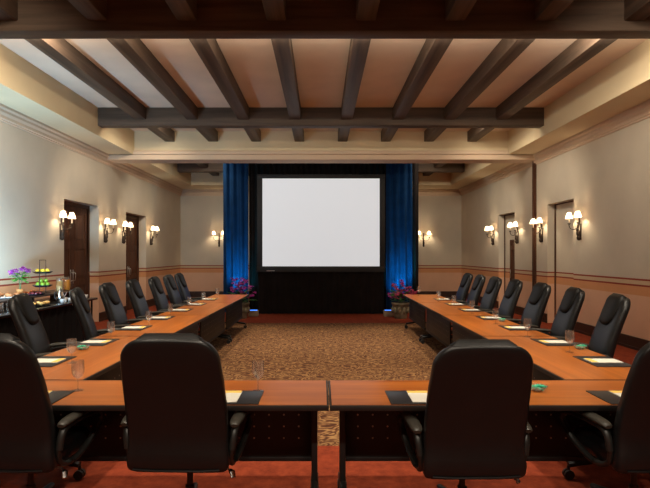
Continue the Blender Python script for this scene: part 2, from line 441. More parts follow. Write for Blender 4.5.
# ------------------------------------------------------------------ conference tables
def sx(x, y): return x + .0105 * (y - 3.8)
YAW = -.0105
def make_table(ln, wd, label, loc, rz):
    t = thing('conference_table', label, 'table', loc, rz, 'conference tables set in a U')
    h = .75; e = .012
    bm = B(); box(bm, -ln/2+e, ln/2-e, -wd/2+e, wd/2-e, h-.032, h); obj('tabletop', bm, 'laminate', t, smooth=False)
    bm = B()
    for (a, b, c, d) in ((-ln/2, ln/2, -wd/2, -wd/2+e), (-ln/2, ln/2, wd/2-e, wd/2), (-ln/2, -ln/2+e, -wd/2+e, wd/2-e), (ln/2-e, ln/2, -wd/2+e, wd/2-e)):
        box(bm, a, b, c, d, h-.034, h-.0015, .003)
    obj('edge_band', bm, 'edge', t)
    # modesty panel with rows of perforations
    py = wd/2 - .16
    bm = B(); box(bm, -ln/2+.085, ln/2-.085, py, py+.018, .245, .70, .003)
    n = int((ln-.4)/.095)
    for i in range(n):
        x = -ln/2 + .2 + i*(ln-.4)/(n-1)
        for z in (.39, .47, .55):
            for yy in (py-.0012, py+.0192):
                q = [bm.verts.new((x + .0065*math.cos(a*PI/4), yy, z + .0065*math.sin(a*PI/4))) for a in range(8)]
                f = bm.faces.new(q); f.material_index = 1
    box(bm, -ln/2+.085, ln/2-.085, py-.008, py+.03, .232, .262, .004)
    obj('modesty_panel', bm, ['panel', 'rivet'], t)
    for s in (-1, 1):
        x = s*(ln/2-.09)
        bm = B()
        box(bm, x-.02, x+.02, -.045+.06, .045+.06, .12, h-.034, .008)
        box(bm, x-.022, x+.022, -wd/2+.14, wd/2-.06, h-.075, h-.034, .006)
        yy = wd/2 - .07
        tube(bm, spline([(x, -yy, .105), (x, -yy*.5, .125), (x, .06, .14), (x, yy*.6, .125), (x, yy, .105)], 5), .026, 10, flat=.8)
        lg = obj('leg', bm, 'metal_black', t)
        for q in (-1, 1):
            bm = B()
            for dx in (-.017, .017):
                tube(bm, [(x+dx-.009, q*yy, .035), (x+dx+.009, q*yy, .035)], .035, 16)
            tube(bm, [(x, q*yy, .04), (x, q*yy, .10)], .011, 8)
            obj('caster', bm, 'plastic', lg)
    return t
FW = .64; FL = 2.44
tl = make_table(FL, FW, 'cherry topped front table left of the seam, nearest the camera', (.047-FL/2, 3.16+FW/2, 0), 0)
dup(tl, (.053+FL/2, 3.16+FW/2, 0), 0, 'cherry topped front table right of the seam, nearest the camera')
SW = .78; N = 4; y0 = 3.806; LN = (11.95-y0)/N
first = None
for side, xin, nm in ((-1, -1.705, 'left'), (1, 1.75, 'right')):
    for i in range(N):
        yc = y0 + LN*(i+.5)
        x = sx(xin + side*SW/2, yc)
        lab = 'cherry topped table, %s from the front in the %s-hand row' % (ORD[i], nm)
        rz = (-PI/2 if side < 0 else PI/2) + YAW
        if first is None: first = make_table(LN-.003, SW, lab, (x, yc, 0), rz)
        else: dup(first, (x, yc, 0), rz, lab)

# ------------------------------------------------------------------ executive chairs
def backy(z):
    pts = [(.40, -.222), (.48, -.243), (.58, -.234), (.64, -.238), (.78, -.275), (.95, -.335), (1.10, -.395), (1.18, -.425)]
    for (a, ya), (b, yb) in zip(pts[:-1], pts[1:]):
        if z <= b: 
            t = max(0, (z-a)/(b-a)); return ya + (yb-ya)*t
    return pts[-1][1]
def backw(z):
    pts = [(.40, .287), (.48, .294), (.57, .284), (.75, .287), (.95, .281), (1.08, .27), (1.19, .256)]
    for (a, wa), (b, wb) in zip(pts[:-1], pts[1:]):
        if z <= b:
            t = max(0, (z-a)/(b-a)); return wa + (wb-wa)*t
    return pts[-1][1]
def make_chair(label, loc, rz, group):
    t = thing('executive_chair', label, 'chair', loc, rz, group)
    # seat cushion
    bm = B(); rings = []
    for z, k in ((.405, .90), (.415, .965), (.43, .99), (.47, 1.0), (.50, .99), (.52, .955), (.53, .88), (.533, .70)):
        ring = []
        for x, y in sup(.268*k, .27*k, 5, 32):
            dz = -.03*max(0, (y-.16)/.11) if y > .16 else 0   # waterfall front
            ring.append((x, y+.035, z+dz*(1 if z > .45 else .3)))
        rings.append(ring)
    loft(bm, rings); obj('seat', bm, 'leather', t, sharp=60)
    # backrest
    bm = B(); rings = []
    z0, z1 = .412, 1.188; rt = .10; rb = .03
    zs = [z0 + rb*(1-math.cos(a*PI/8)) for a in range(0, 4)] + [z0 + rb + (z1-rt-z0-rb)*i/14 for i in range(15)] + [z1 - rt + rt*math.sin(a*PI/16) for a in range(1, 9)]
    for z in zs:
        w = backw(z); th = .058 if z < .7 else .058 - .012*(z-.7)/.5
        if z > z1-rt:
            d = (z-(z1-rt))/rt; k = math.sqrt(max(0, 1-d*d)); w = w - rt + rt*k; th = th*(.35+.65*math.sqrt(k))
        if z < z0+rb:
            d = ((z0+rb)-z)/rb; k = math.sqrt(max(0, 1-d*d)); w = w - rb + rb*k; th = th*(.55+.45*k)
        rings.append([(x, y + backy(z), z + (.012*(1-(x/.27)**2) if z > z1-rt else 0)) for x, y in sup(max(w, .05), th, 4.2, 36)])
    loft(bm, rings); bk = obj('backrest', bm, 'leather', t, sharp=60)
    # welt along the bottom edge of the back shell
    bm = B(); tube(bm, [(-.245, backy(.43)-.056, .436), (-.12, backy(.43)-.063, .432), (.12, backy(.43)-.063, .432), (.245, backy(.43)-.056, .436)], .006, 8)
    obj('welt', bm, 'leather', bk)
    # headrest pillow
    bm = B(); rings = []
    K = 11
    for i in range(K+1):
        u = i/K; z = .905 + u*.318
        if u < .5: w = .115 + .07*math.sin(u/.5*PI/2)
        else: w = .185
        e = 1.0
        if u > .85: e = math.sqrt(max(.05, 1-((u-.85)/.15)**2))
        if u < .2: e = math.sqrt(max(.06, 1-((.2-u)/.2)**2))
        w = w*(.66+.34*e); th = .056*e
        rings.append([(x, y + backy(z) + .034 - (.012 if u > .85 else 0), z) for x, y in sup(w, th, 3, 28)])
    loft(bm, rings); obj('headrest', bm, 'pillow', t, sharp=60)
    # armrests: plastic loop with a padded top
    for s in (-1, 1):
        x = s*.318
        bm = B()
        path = spline([(x*.95, -.215, .53), (x*.98, -.205, .61), (x, -.16, .648), (x*1.02, 0, .656), (x*1.06, .13, .652), (x*1.08, .205, .62), (x*1.06, .205, .56), (x*.99, .13, .48), (x*.94, .02, .425), (x*.90, -.04, .405)], 5)
        tube(bm, path, [.018]*len(path), 10, flat=1.2)
        path = spline([(x*.95, -.215, .54), (x*.91, -.19, .46), (x*.90, -.12, .415), (x*.90, -.04, .405)], 4)
        tube(bm, path, .016, 10)
        tube(bm, [(x*.90, -.04, .402), (s*.15, -.02, .398)], .018, 8)
        ar = obj('armrest', bm, 'plastic', t, sharp=60)
        bm = B()
        path = spline([(x, -.225, .668), (x, -.18, .678), (x*1.02, -.02, .688), (x*1.06, .11, .686), (x*1.08, .19, .666), (x*1.08, .222, .628)], 5)
        n = len(path); rr = [.038*(.55+.45*min(1, 4*min(i, n-1-i)/n+.05)) for i in range(n)]
        tube(bm, path, rr, 12, flat=.52); obj('arm_pad', bm, 'arm', ar, sharp=60)
    # under-seat mechanism with tilt lever
    bm = B(); box(bm, -.13, .13, -.16, .14, .365, .405, .012); obj('tilt_mechanism', bm, 'plastic', t)
    bm = B(); tube(bm, [(.12, -.08, .385), (.24, -.09, .378), (.285, -.12, .365)], .006, 8); lv = obj('tilt_lever', bm, 'steel', t)
    bm = B(); tube(bm, [(.27, -.11, .37), (.285, -.12, .362), (.297, -.14, .335)], [.012, .020, .016], 10, flat=.6); obj('lever_paddle', bm, 'chrome', lv)
    bm = B(); tube(bm, [(0, 0, .10), (0, 0, .23)], .028, 14); tube(bm, [(0, 0, .23), (0, 0, .398)], .018, 14); obj('gas_column', bm, 'plastic', t)
    bm = B(); lathe(bm, [(.02, .07), (.05, .075), (.055, .13), (.03, .145)], 16)
    for k in range(5):
        a = PI/2 + .18 + k*2*PI/5
        d = Vector((math.cos(a), math.sin(a), 0))
        tube(bm, [tuple(d*.03 + Vector((0,0,.115))), tuple(d*.17 + Vector((0,0,.108))), tuple(d*.335 + Vector((0,0,.088)))], [.032, .028, .02], 10, flat=.7)
    bs = obj('star_base', bm, 'plastic', t, sharp=60)
    for k in range(5):
        a = PI/2 + .18 + k*2*PI/5
        d = Vector((math.cos(a), math.sin(a), 0)); p = Vector((-d.y, d.x, 0))
        bm = B(); c = d*.33 + Vector((0, 0, .03))
        for q in (-1, 1):
            tube(bm, [tuple(c + p*(q*.018-.010)), tuple(c + p*(q*.018+.010))], .030, 16)
        tube(bm, [tuple(c), tuple(c + Vector((0, 0, .06)))], .009, 8)
        obj('caster', bm, 'plastic', t)
    return t
chair = None
def put_chair(label, x, y, rz, group, lift=0.0, spin=0.0):
    global chair
    if chair is None: c = chair = make_chair(label, (x, y, 0), rz, group)
    else:
        c = dup(chair, (x, y, 0), rz, label); c['group'] = group
    for ch in c.children:                                  # gas lift height
        if ch.name.startswith(('star_base', 'caster')): ch.rotation_euler.z = spin
        elif ch.name.startswith('backrest') or ch.name.startswith('headrest') or (lift < 0 and not ch.name.startswith('gas_column')): ch.location.z = lift
G = 'chairs along the front tables'
put_chair('black leather executive chair seen from behind at the far left front corner', -1.79, 3.27, -.06, G)
put_chair('black leather executive chair seen from behind, left of the table seam', -.808, 3.27, -.03, G)
put_chair('black leather executive chair seen from behind, right of the table seam', .865, 3.25, .02, G, -.03)
put_chair('black leather executive chair seen from behind at the far right front corner', 1.93, 3.27, .10, G)
PADY = [4.45, 5.42, 6.48, 7.50, 8.55, 9.55, 10.6, 11.5]
CHY = [5.42, 6.48, 7.50, 8.55, 9.55, 10.5, 11.4]
SPIN = {-1: (.1, -.2, .15, .5, -.1, .3, -.3), 1: (.45, .1, .5, -.2, .5, .2, -.3)}
SHIFT = {-1: (.03, .10, .03, .0, .02, -.01, -.05), 1: (-.10, -.03, 0, 0, 0, 0, 0)}
TURN = {-1: (.22, .32, .07, .06, .04, .02, .03), 1: (-.20, -.12, -.02, -.03, .01, -.02, .02)}
for side, nm in ((-1, 'left'), (1, 'right')):
    for i, y in enumerate(CHY):
        put_chair('black leather executive chair with headrest pillow, %s from the front along the %s-hand tables' % (ORD[i], nm),
                  sx(side*2.68 + SHIFT[side][i], y), y, (PI/2 if side > 0 else -PI/2) + YAW + TURN[side][i], 'chairs along the side tables', .03, SPIN[side][i])

# ------------------------------------------------------------------ desk pads, notepads
def pad_mesh():
    bm = B(); box(bm, -.215, .215, -.155, .155, 0, .006, .002); return bm
def stitch_mesh():
    bm = B()
    for a, b, c, d in ((-.205, .205, -.147, -.1455), (-.205, .205, .1455, .147), (-.205, -.2035, -.147, .147), (.2035, .205, -.147, .147)):
        box(bm, a, b, c, d, .006, .0066)
    return bm
pad0 = note0 = None
def place_pad(x, y, rz, where):
    global pad0, note0
    l1 = 'black leather desk pad ' + where; l2 = 'white notepad with yellow card ' + where
    if pad0 is None:
        pad0 = thing('desk_pad', l1, 'desk pad', (x, y, .75), rz, 'desk pads on the tables')
        obj('cover', pad_mesh(), 'pad', pad0); obj('border_stitching', stitch_mesh(), 'edge', pad0)
        note0 = thing('notepad', l2, 'notepad', (x, y, .7561), rz, 'notepads on the desk pads')
        bm = B(); box(bm, -.08, .08, -.13, .125, 0, .005, .001); obj('paper_block', bm, 'paper', note0, smooth=False)
        bm = B(); box(bm, -.078, .078, .075, .123, .0051, .0066); obj('card', bm, 'yellow', note0, smooth=False)
    else:
        dup(pad0, (x, y, .75), rz, l1); dup(note0, (x, y, .7561), rz, l2)
for x, w in ((-1.83, 'at the far left front place'), (-.59, 'at the front place left of the seam'), (.635, 'at the front place right of the seam'), (1.955, 'at the far right front place')):
    place_pad(x, 3.33, 0, w)
for side, nm, xo in ((-1, 'left', -2.31), (1, 'right', 2.36)):
    for i, y in enumerate(PADY[:7]):
        place_pad(sx(xo, y), y, (PI/2 if side > 0 else -PI/2) + YAW, '%s from the front, %s-hand tables' % (ORD[i], nm))

# ------------------------------------------------------------------ goblets, mint dishes
def goblet_parts(t):
    bm = B(); lathe(bm, [(.036, 0), (.036, .002), (.010, .006), (.0042, .012)], 20); obj('foot', bm, 'glass', t)
    bm = B(); lathe(bm, [(.0042, .012), (.0038, .05), (.005, .075), (.010, .082)], 10); obj('stem', bm, 'glass', t)
    bm = B(); lathe(bm, [(.009, .081), (.026, .092), (.038, .115), (.041, .145), (.038, .20), (.0368, .20), (.0395, .145), (.0365, .116), (.025, .095), (.008, .085)], 22, cap=False)
    obj('bowl', bm, 'glass', t, sharp=60)
gob0 = None
def goblet(x, y, where):
    global gob0
    lab = 'clear stemmed water goblet ' + where
    if gob0 is None:
        gob0 = thing('water_goblet', lab, 'glass', (x, y, .75), 0, 'water goblets on the tables'); goblet_parts(gob0)
    else: dup(gob0, (x, y, .75), 0, lab)
goblet(-1.61, 3.51, 'at the far left front place')
goblet(-.415, 3.49, 'just left of the table seam')
for i, (x, y) in enumerate(((-2.07, 4.40), (-2.20, 5.55), (-2.14, 6.58), (-2.16, 7.6), (-2.18, 8.76), (-2.17, 9.8), (-2.14, 10.95))):
    goblet(x, y, '%s from the front, left-hand tables' % ORD[i])
for i, (x, y) in enumerate(((2.29, 4.88), (2.26, 5.80), (2.26, 6.86), (2.31, 8.1), (2.27, 9.05), (2.24, 10.1), (2.14, 11.6))):
    goblet(x, y, '%s from the front, right-hand tables' % ORD[i])
dish0 = mint0 = None
for x, y, w in ((-2.26, 5.02, 'on the near left-hand table'), (2.47, 5.05, 'on the near right-hand table'), (2.43, 7.13, 'on the second right-hand table'), (1.43, 3.5, 'on the front table right of the seam')):
    if dish0 is None:
        dish0 = thing('mint_dish', 'small clear glass dish of green mints ' + w, 'dish', (x, y, .75), 0, 'mint dishes')
        bm = B(); lathe(bm, [(.03, 0), (.034, .004), (.055, .022), (.066, .036), (.064, .037), (.052, .025), (.03, .007)], 22); obj('bowl', bm, 'glass', dish0, sharp=60)
    else: dup(dish0, (x, y, .75), 0, 'small clear glass dish of green mints ' + w)
    for k, (dx, dy, dz) in enumerate(((.028, .008, .020), (-.024, .018, .020), (.0, -.027, .020), (.003, .004, .032), (-.022, -.018, .031), (.026, -.015, .034))):
        lab = 'green wrapped mint in the dish ' + w
        if mint0 is None:
            bm = B(); ball(bm, (0, 0, 0), .017, .013, .011, 10, 6); tube(bm, [(-.026, 0, 0), (-.014, 0, 0)], [.010, .003], 6); tube(bm, [(.014, 0, 0), (.026, 0, 0)], [.003, .010], 6)
            mint0 = tag(obj('mint', bm, 'green_mint', None, loc=(x+dx, y+dy, .75+dz)), lab, 'mint', 'mints in the dish ' + w)
        else:
            c = dup(mint0, (x+dx, y+dy, .75+dz), k*1.1, lab); c['group'] = 'mints in the dish ' + w

# ------------------------------------------------------------------ wall sconces
def make_sconce(label, loc, rz):
    t = thing('wall_sconce', label, 'wall lamp', loc, rz, 'two shade wall sconces')
    # local +y points into the room, x along the wall
    bm = B()
    box(bm, -.03, .03, 0, .012, -.24, .10, .006)
    tube(bm, spline([(0, .012, -.22), (0, .05, -.23), (0, .06, -.19), (0, .035, -.15), (0, .055, -.08), (0, .075, -.02), (0, .05, .06), (0, .03, .14), (0, .05, .24), (0, .07, .28)], 5), [.018 + .018*math.sin(PI*min(1, i/30)) for i in range(46)], 10)
    ball(bm, (0, .055, -.10), .045, .045, .075); ball(bm, (0, .05, -.20), .04, .035, .035)
    obj('scroll_bracket', bm, 'iron', t, sharp=60)
    for s in (-1, 1):
        bm = B()
        tube(bm, spline([(0, .06, .02), (s*.06, .11, -.02), (s*.14, .15, .0), (s*.19, .16, .06), (s*.19, .16, .10)], 6), .009, 8)
        lathe(bm, [(.008, .09), (.032, .10), (.034, .112), (.012, .114)], 14, (s*.19, .16, 0))
        ar = obj('arm', bm, 'iron', t, sharp=60)
        bm = B(); tube(bm, [(s*.19, .16, .112), (s*.19, .16, .21)], .011, 10); obj('candle_sleeve', bm, 'socket', ar)
        bm = B(); lathe(bm, [(.080, .215), (.036, .345)], 24, (s*.19, .16, 0), cap=False); obj('lamp_shade', bm, 'shade', t)
    return t
sc0 = None
SC = []
for side, ys, nm in ((-1, (11.09, 13.34, 14.56, 16.93), 'left'), (1, (11.13, 13.05, 14.66, 16.72), 'right')):
    for i, y in enumerate(ys): SC.append(((side*HX, y, 2.2), PI/2 if side > 0 else -PI/2, 'two shade iron wall sconce, %s from the front on the %s wall' % (ORD[i], nm)))
SC.append(((-3.95, YB, 2.2), PI, 'two shade iron wall sconce on the far wall left of the curtains'))
SC.append(((3.98, YB, 2.2), PI, 'two shade iron wall sconce on the far wall right of the curtains'))
SCONCE_W = 10.0
for loc, rz, lab in SC:
    if sc0 is None: sc0 = make_sconce(lab, loc, rz)
    else: dup(sc0, loc, rz, lab)
    for s in (-1, 1):
        ld = bpy.data.lights.new('sconce_bulb', 'POINT'); ld.energy = SCONCE_W; ld.color = (1, .78, .52); ld.shadow_soft_size = .03
        lo = bpy.data.objects.new('sconce_bulb_light', ld); C.objects.link(lo)
        p = Matrix.Rotation(rz, 4, 'Z') @ Vector((s*.19, .16, .27)); lo.location = Vector(loc) + p

# ------------------------------------------------------------------ stage drapes, screen, uplights, planters
def drape(name, label, x0, x1, y, h, mat, group, amp=.05, pitch=.17, seed=1):
    bm = B(); rg = random.Random(seed); rows = []
    n = int((x1-x0)/.018)
    ph = 0; phs = []
    for i in range(n+1):
        ph += 2*PI*.018/pitch*rg.uniform(.75, 1.25); phs.append(ph)
    for z in (0.01, h*.25, h*.5, h*.75, h):
        k = 1 if z < h*.9 else .7
        rows.append([(x0+(x1-x0)*i/n, y + amp*k*math.sin(phs[i] + .3*z) + .015*math.sin(phs[i]*.37+z), z) for i in range(n+1)])
    back = [[(px, py+.012, pz) for px, py, pz in r] for r in rows]
    R1 = [[bm.verts.new(p) for p in r] for r in rows]; R2 = [[bm.verts.new(p) for p in r] for r in back]
    for R in (R1, R2):
        for a, b in zip(R[:-1], R[1:]):
            for i in range(n): bm.faces.new((a[i], a[i+1], b[i+1], b[i]))
    for j in (0, -1):
        for i in range(n): bm.faces.new((R1[j][i], R1[j][i+1], R2[j][i+1], R2[j][i]))
    for j in range(4):
        for i in (0, n): bm.faces.new((R1[j][i], R1[j+1][i], R2[j+1][i], R2[j][i]))
    return tag(obj(name, bm, mat, sharp=80), label, 'curtain', group)
DH = 4.34
drape('stage_drape', 'wide black pleated curtain hanging behind the projection screen', -2.06, 1.86, 15.15, DH, 'drape', 'stage curtains', .05, .16, 1)
drape('stage_drape', 'navy blue curtain lit from below, left of the screen', -2.78, -2.05, 15.02, DH, 'blue', 'stage curtains', .055, .2, 2)
drape('stage_drape', 'navy blue curtain lit from below, right of the screen', 1.85, 2.60, 15.02, DH, 'blue', 'stage curtains', .055, .2, 5)
drape('stage_drape', 'narrow black curtain at the outer right edge of the blue curtain', 2.60, 2.76, 14.99, DH, 'drape', 'stage curtains', .03, .12, 9)
t = thing('curtain_rail', 'dark pipe rail on uprights carrying the stage curtains', 'curtain rail', (0, 15.32, 0))
bm = B(); tube(bm, [(-2.8, -.0, DH+.02), (2.78, -.0, DH+.02)], .025, 10); obj('rail', bm, 'metal_black', t)
for x in (-2.7, 2.68):
    bm = B(); tube(bm, [(x, 0, .02), (x, 0, DH)], .022, 10); box(bm, x-.2, x+.2, -.08, .2, 0, .012); obj('upright', bm, 'metal_black', t)

YS = 14.62
t = thing('projection_screen', 'large lit white projection screen in a wide black frame', 'screen', (0, YS, 0))
s = 530/YS
sw, zb, zt = 58.6/s, 1.65-11.8/s, 1.65+76/s
ow, ob, ot = 64/s, 1.65-17.6/s, 1.65+80.2/s
bm = B()
for a, b, c, d in ((-ow, ow, ob, zb), (-ow, ow, zt, ot), (-ow, -sw, zb, zt), (sw, ow, zb, zt)): box(bm, a, b, -.02, .03, c, d, .006)
obj('frame', bm, 'frame', t)
bm = B(); box(bm, -sw, sw, 0, .01, zb, zt); obj('screen_surface', bm, 'screen', t, smooth=False)
bm = B(); n = 150; rows = []
for z, k in ((.012, 1), (.5, .8), (ob+.06, .35)):
    rows.append([(-ow+.02+(2*ow-.04)*i/n, .06+.022*k*math.sin(i*.83)+.008*math.sin(i*.31), z) for i in range(n+1)] + [(-ow+.02+(2*ow-.04)*i/n, .072+.022*k*math.sin(i*.83)+.008*math.sin(i*.31), z) for i in range(n, -1, -1)])
loft(bm, rows); obj('skirt', bm, 'drape', t, sharp=70)
for x in (-ow+.3, ow-.3):
    bm = B(); box(bm, x-.03, x+.03, .11, .16, .03, ob+.3, .006); box(bm, x-.04, x+.04, .11, .38, 0, .04, .006); obj('leg', bm, 'frame', t)
bm = B(); box(bm, -1.5, -1.28, -.0215, -.02, ob+.03, ob+.045); obj('maker_badge', bm, 'steel', t)

def uplight(x, label):
    t = thing('curtain_uplight', label, 'uplight', (x, 14.15, 0), 0, 'curtain uplights')
    bm = B(); box(bm, -.13, .13, -.08, .08, 0, .16, .015); obj('housing', bm, 'beige', t)
    bm = B(); box(bm, -.10, .10, -.055, .055, .1605, .168, .004); obj('lens', bm, 'uplight_lens', t)
    return t
uplight(-1.80, 'small beige uplight box on the floor beside the left planter')
uplight(1.80, 'small beige uplight box on the floor beside the right planter')

def petals(bm, c, r, rg, n=5):
    for k in range(n):
        a = k*2*PI/n + rg.random(); d = Vector((math.cos(a), math.sin(a)*.6, rg.uniform(-.2, .8))).normalized()
        u = d.cross(Vector((rg.uniform(-1,1), rg.uniform(-1,1), rg.uniform(-1,1)))).normalized(); n2 = d.cross(u).normalized()
        base = Vector(c); mid = base + d*r*.6; tip = base + d*r + n2*r*.15
        vs = [base, mid + u*r*.38 + n2*r*.12, tip, mid - u*r*.38 + n2*r*.12]
        ws = [v + n2*.004 for v in vs]
        A = [bm.verts.new(v) for v in vs]; W = [bm.verts.new(v) for v in ws]
        bm.faces.new(A); bm.faces.new(list(reversed(W)))
        for i in range(4): bm.faces.new((A[i], A[(i+1)%4], W[(i+1)%4], W[i]))
def leaf(bm, p, d, ln, w, rg):
    d = Vector(d).normalized(); u = d.cross(Vector((0, 0, 1)))
    u = u.normalized() if u.length > .05 else Vector((1, 0, 0)); n = u.cross(d).normalized()
    pts = []
    for tt, ww in ((0, .12), (.3, .9), (.6, 1), (.85, .5), (1, .05)):
        c = Vector(p) + d*ln*tt - n*ln*.35*tt*tt
        pts.append((c - u*w*ww, c + n*w*.2, c + u*w*ww))
    V = [[bm.verts.new(q) for q in row] for row in pts]; V2 = [[bm.verts.new(q - n*.003) for q in row] for row in pts]
    for A in (V, V2):
        for a, b in zip(A[:-1], A[1:]):
            for i in (0, 1): bm.faces.new((a[i], a[i+1], b[i+1], b[i]))
    for a, b, a2, b2 in zip(V[:-1], V[1:], V2[:-1], V2[1:]):
        for i in (0, 2): bm.faces.new((a[i], b[i], b2[i], a2[i]))
def planter(x, y, label, seed, cols):
    rg = random.Random(seed)
    t = thing('flower_planter', label, 'planter', (x, y, 0), 0, 'flower planters by the curtains')
    bm = B(); lathe(bm, [(.15, 0), (.16, .01), (.19, .2), (.215, .36), (.235, .37), (.235, .41), (.20, .41), (.19, .37)], 24)
    for k in range(10):
        a = k*2*PI/10; ball(bm, (.195*math.cos(a), .195*math.sin(a), .22), .05, .05, .09, 8, 6)
    obj('pot', bm, 'stonepot', t, sharp=60)
    bm = B(); lathe(bm, [(.19, .36), (.19, .385), (.1, .40), (.001, .405)], 20); obj('soil', bm, 'soil', t)
    bm = B()
    for k in range(46):
        a = rg.uniform(0, 2*PI); r = rg.uniform(0, .14)
        leaf(bm, (r*math.cos(a), r*math.sin(a), .40+rg.uniform(0, .22)), (math.cos(a), math.sin(a), rg.uniform(.1, 1.2)), rg.uniform(.14, .30), rg.uniform(.02, .04), rg)
    obj('foliage', bm, 'leaf', t)
    for k in range(13):
        a = rg.uniform(0, 2*PI); r = rg.uniform(.08, .34); h = rg.uniform(.62, 1.10) - r*.35
        tip = Vector((r*math.cos(a), r*math.sin(a)*.7, h))
        bm = B(); tube(bm, spline([(.03*math.cos(a), .03*math.sin(a), .39), tip*.5 + Vector((0, 0, .28)), tuple(tip)], 4), .004, 6)
        st = obj('flower_stem', bm, 'stem', t)
        bm = B()
        for q in range(7): petals(bm, tip + Vector((rg.uniform(-.07, .07), rg.uniform(-.07, .07), rg.uniform(-.07, .07))), rg.uniform(.035, .06), rg)
        obj('blossom', bm, cols[k % len(cols)], st)
planter(-2.08, 13.72, 'stone planter of magenta flowers below the left blue curtain', 3, ['magenta', 'violet', 'magenta'])
planter(2.06, 13.72, 'stone planter of rose red flowers below the right blue curtain', 8, ['rose', 'magenta', 'rose'])

# ------------------------------------------------------------------ buffet along the left wall
BX0, BX1, BY0, BY1, BZ = -5.38, -4.42, 6.9, 10.5, .80
t = thing('buffet_table', 'long black clothed buffet table against the left wall', 'buffet', ((BX0+BX1)/2, (BY0+BY1)/2, 0))
w, l = (BX1-BX0)/2, (BY1-BY0)/2
bm = B(); box(bm, -w, w, -l, l, BZ-.04, BZ, .008); obj('tabletop', bm, 'black_china', t)
bm = B()
ring_t = []; ring_b = []
per = []
yy0, yy1 = -l+.05, l-.5
for i in range(90): per.append((w-.04, yy0+(yy1-yy0)*i/90, 1, 0))
for i in range(24): per.append((w-.04-(2*w-.08)*i/24, yy1, 0, 1))
for i in range(90): per.append((-w+.04, yy1-(yy1-yy0)*i/90, 0, 0))
for i in range(24): per.append((-w+.04+(2*w-.08)*i/24, yy0, 0, -1))
rings = []
for z, k in ((.012, 1), (.4, .7), (.755, .25)):
    rings.append([(x+nx*.018*k*math.sin(i*.9), y+ny*.018*k*math.sin(i*.9), z) for i, (x, y, nx, ny) in enumerate(per)])
loft(bm, rings); obj('skirt', bm, 'black_cloth', t, sharp=60)
for yy in (l-.1,):
    for xx in (-w+.08, w-.08):
        bm = B(); tube(bm, [(xx, yy, 0), (xx, yy, BZ-.04)], .018, 10); obj('leg', bm, 'metal_black', t)
RZ = .95
t = thing('buffet_riser', 'long dark riser shelf at the back of the buffet table', 'riser', (-5.12, 8.9, BZ))
bm = B(); box(bm, -.22, .34, -1.5, 1.65, RZ-BZ-.025, RZ-BZ, .004); obj('shelf', bm, 'base', t)
for y in (-1.35, -.02, 1.5):
    bm = B(); box(bm, -.19, .31, y-.02, y+.02, 0, RZ-BZ-.025, .003); obj('support', bm, 'base', t)

rg = random.Random(11)
# vase of flowers
t = thing('flower_vase', 'terracotta pot of violet flowers with green leaves on the buffet', 'flower pot', (-5.08, 8.95, RZ))
bm = B(); lathe(bm, [(.05, 0), (.055, .005), (.075, .10), (.085, .115), (.085, .14), (.072, .14), (.066, .11)], 20); obj('pot', bm, 'terracotta', t, sharp=60)
bm = B(); lathe(bm, [(.066, .105), (.066, .118), (.001, .125)], 16); obj('soil', bm, 'soil', t)
bm = B()
for dx, dy in ((.01, 0), (-.012, .01), (0, -.012)): tube(bm, spline([(dx, dy, .11), (dx*1.5, dy*1.5, .25), (dx*5, dy*5, .42)], 4), .007, 6)
obj('stem', bm, 'stem', t)
bm = B()
for k in range(60):
    a = rg.uniform(0, 2*PI); r = rg.uniform(0, .12)
    leaf(bm, (r*math.cos(a), r*math.sin(a), .32+rg.uniform(0, .16)), (math.cos(a), math.sin(a), rg.uniform(-.2, .9)), rg.uniform(.08, .14), rg.uniform(.022, .04), rg)
obj('foliage', bm, 'leaf', t)
for dx, dy, z in ((-.10, -.16, .49), (-.05, -.10, .52), (.05, .03, .56), (.08, .17, .52)):
    bm = B()
    for q in range(9): petals(bm, (dx+rg.uniform(-.05, .05), dy+rg.uniform(-.05, .05), z+rg.uniform(-.04, .04)), rg.uniform(.03, .05), rg)
    tube(bm, [(dx*.3, dy*.3, .38), (dx, dy, z)], .003, 6)
    obj('blossom', bm, 'violet', t)
t.scale = (.74, .74, .80)
# two tier wire stand
t = thing('tiered_stand', 'two tier wire fruit stand with a square handle on the buffet', 'fruit stand', (-5.0, 9.52, RZ))
bm = B()
for y in (-.11, .11): tube(bm, [(0, y, 0), (0, y, .60)], .006, 6)
tube(bm, [(0, -.11, .60), (0, .11, .60)], .006, 6)
for y in (-.11, .11): tube(bm, [(-.09, y, .005), (.09, y, .005)], .005, 6)
obj('wire_frame', bm, 'iron', t)
for z in (.12, .36):
    bm = B(); lathe(bm, [(.001, z), (.12, z), (.17, z+.03), (.166, z+.034), (.118, z+.006), (.001, z+.006)], 24); obj('tray', bm, 'dark_china', t)
def pile(name, mat, label, cat, group, cx, cy, z, r, pts, sq=1.0):
    o0 = None
    for k, (dx, dy, dz) in enumerate(pts):
        if o0 is None:
            bm = B(); ball(bm, (0, 0, 0), r*sq, r, r, 12, 8)
            bmesh.ops.translate(bm, verts=bm.verts, vec=(0, 0, 0))
            o0 = tag(obj(name, bm, mat, None, loc=(cx+dx, cy+dy, z+dz)), label, cat, group)
        else:
            dup(o0, (cx+dx, cy+dy, z+dz), k*.9)
ring6 = [(0, 0, .044)] + [(.085*math.cos(k*PI/3), .085*math.sin(k*PI/3), .044) for k in range(6)] + [(.046, .028, .109), (-.046, .028, .109), (.0, -.054, .109)]
pile('lemon', 'lemon', 'yellow lemon piled on the upper tray of the wire stand', 'lemon', 'lemons on the upper tray', -5.0, 9.52, RZ+.362, .037, [p for p in ring6[:7]], 1.2)
pile('green_apple', 'lime', 'green apple piled on the lower tray of the wire stand', 'apple', 'green apples on the lower tray', -5.0, 9.52, RZ+.122, .039, ring6)
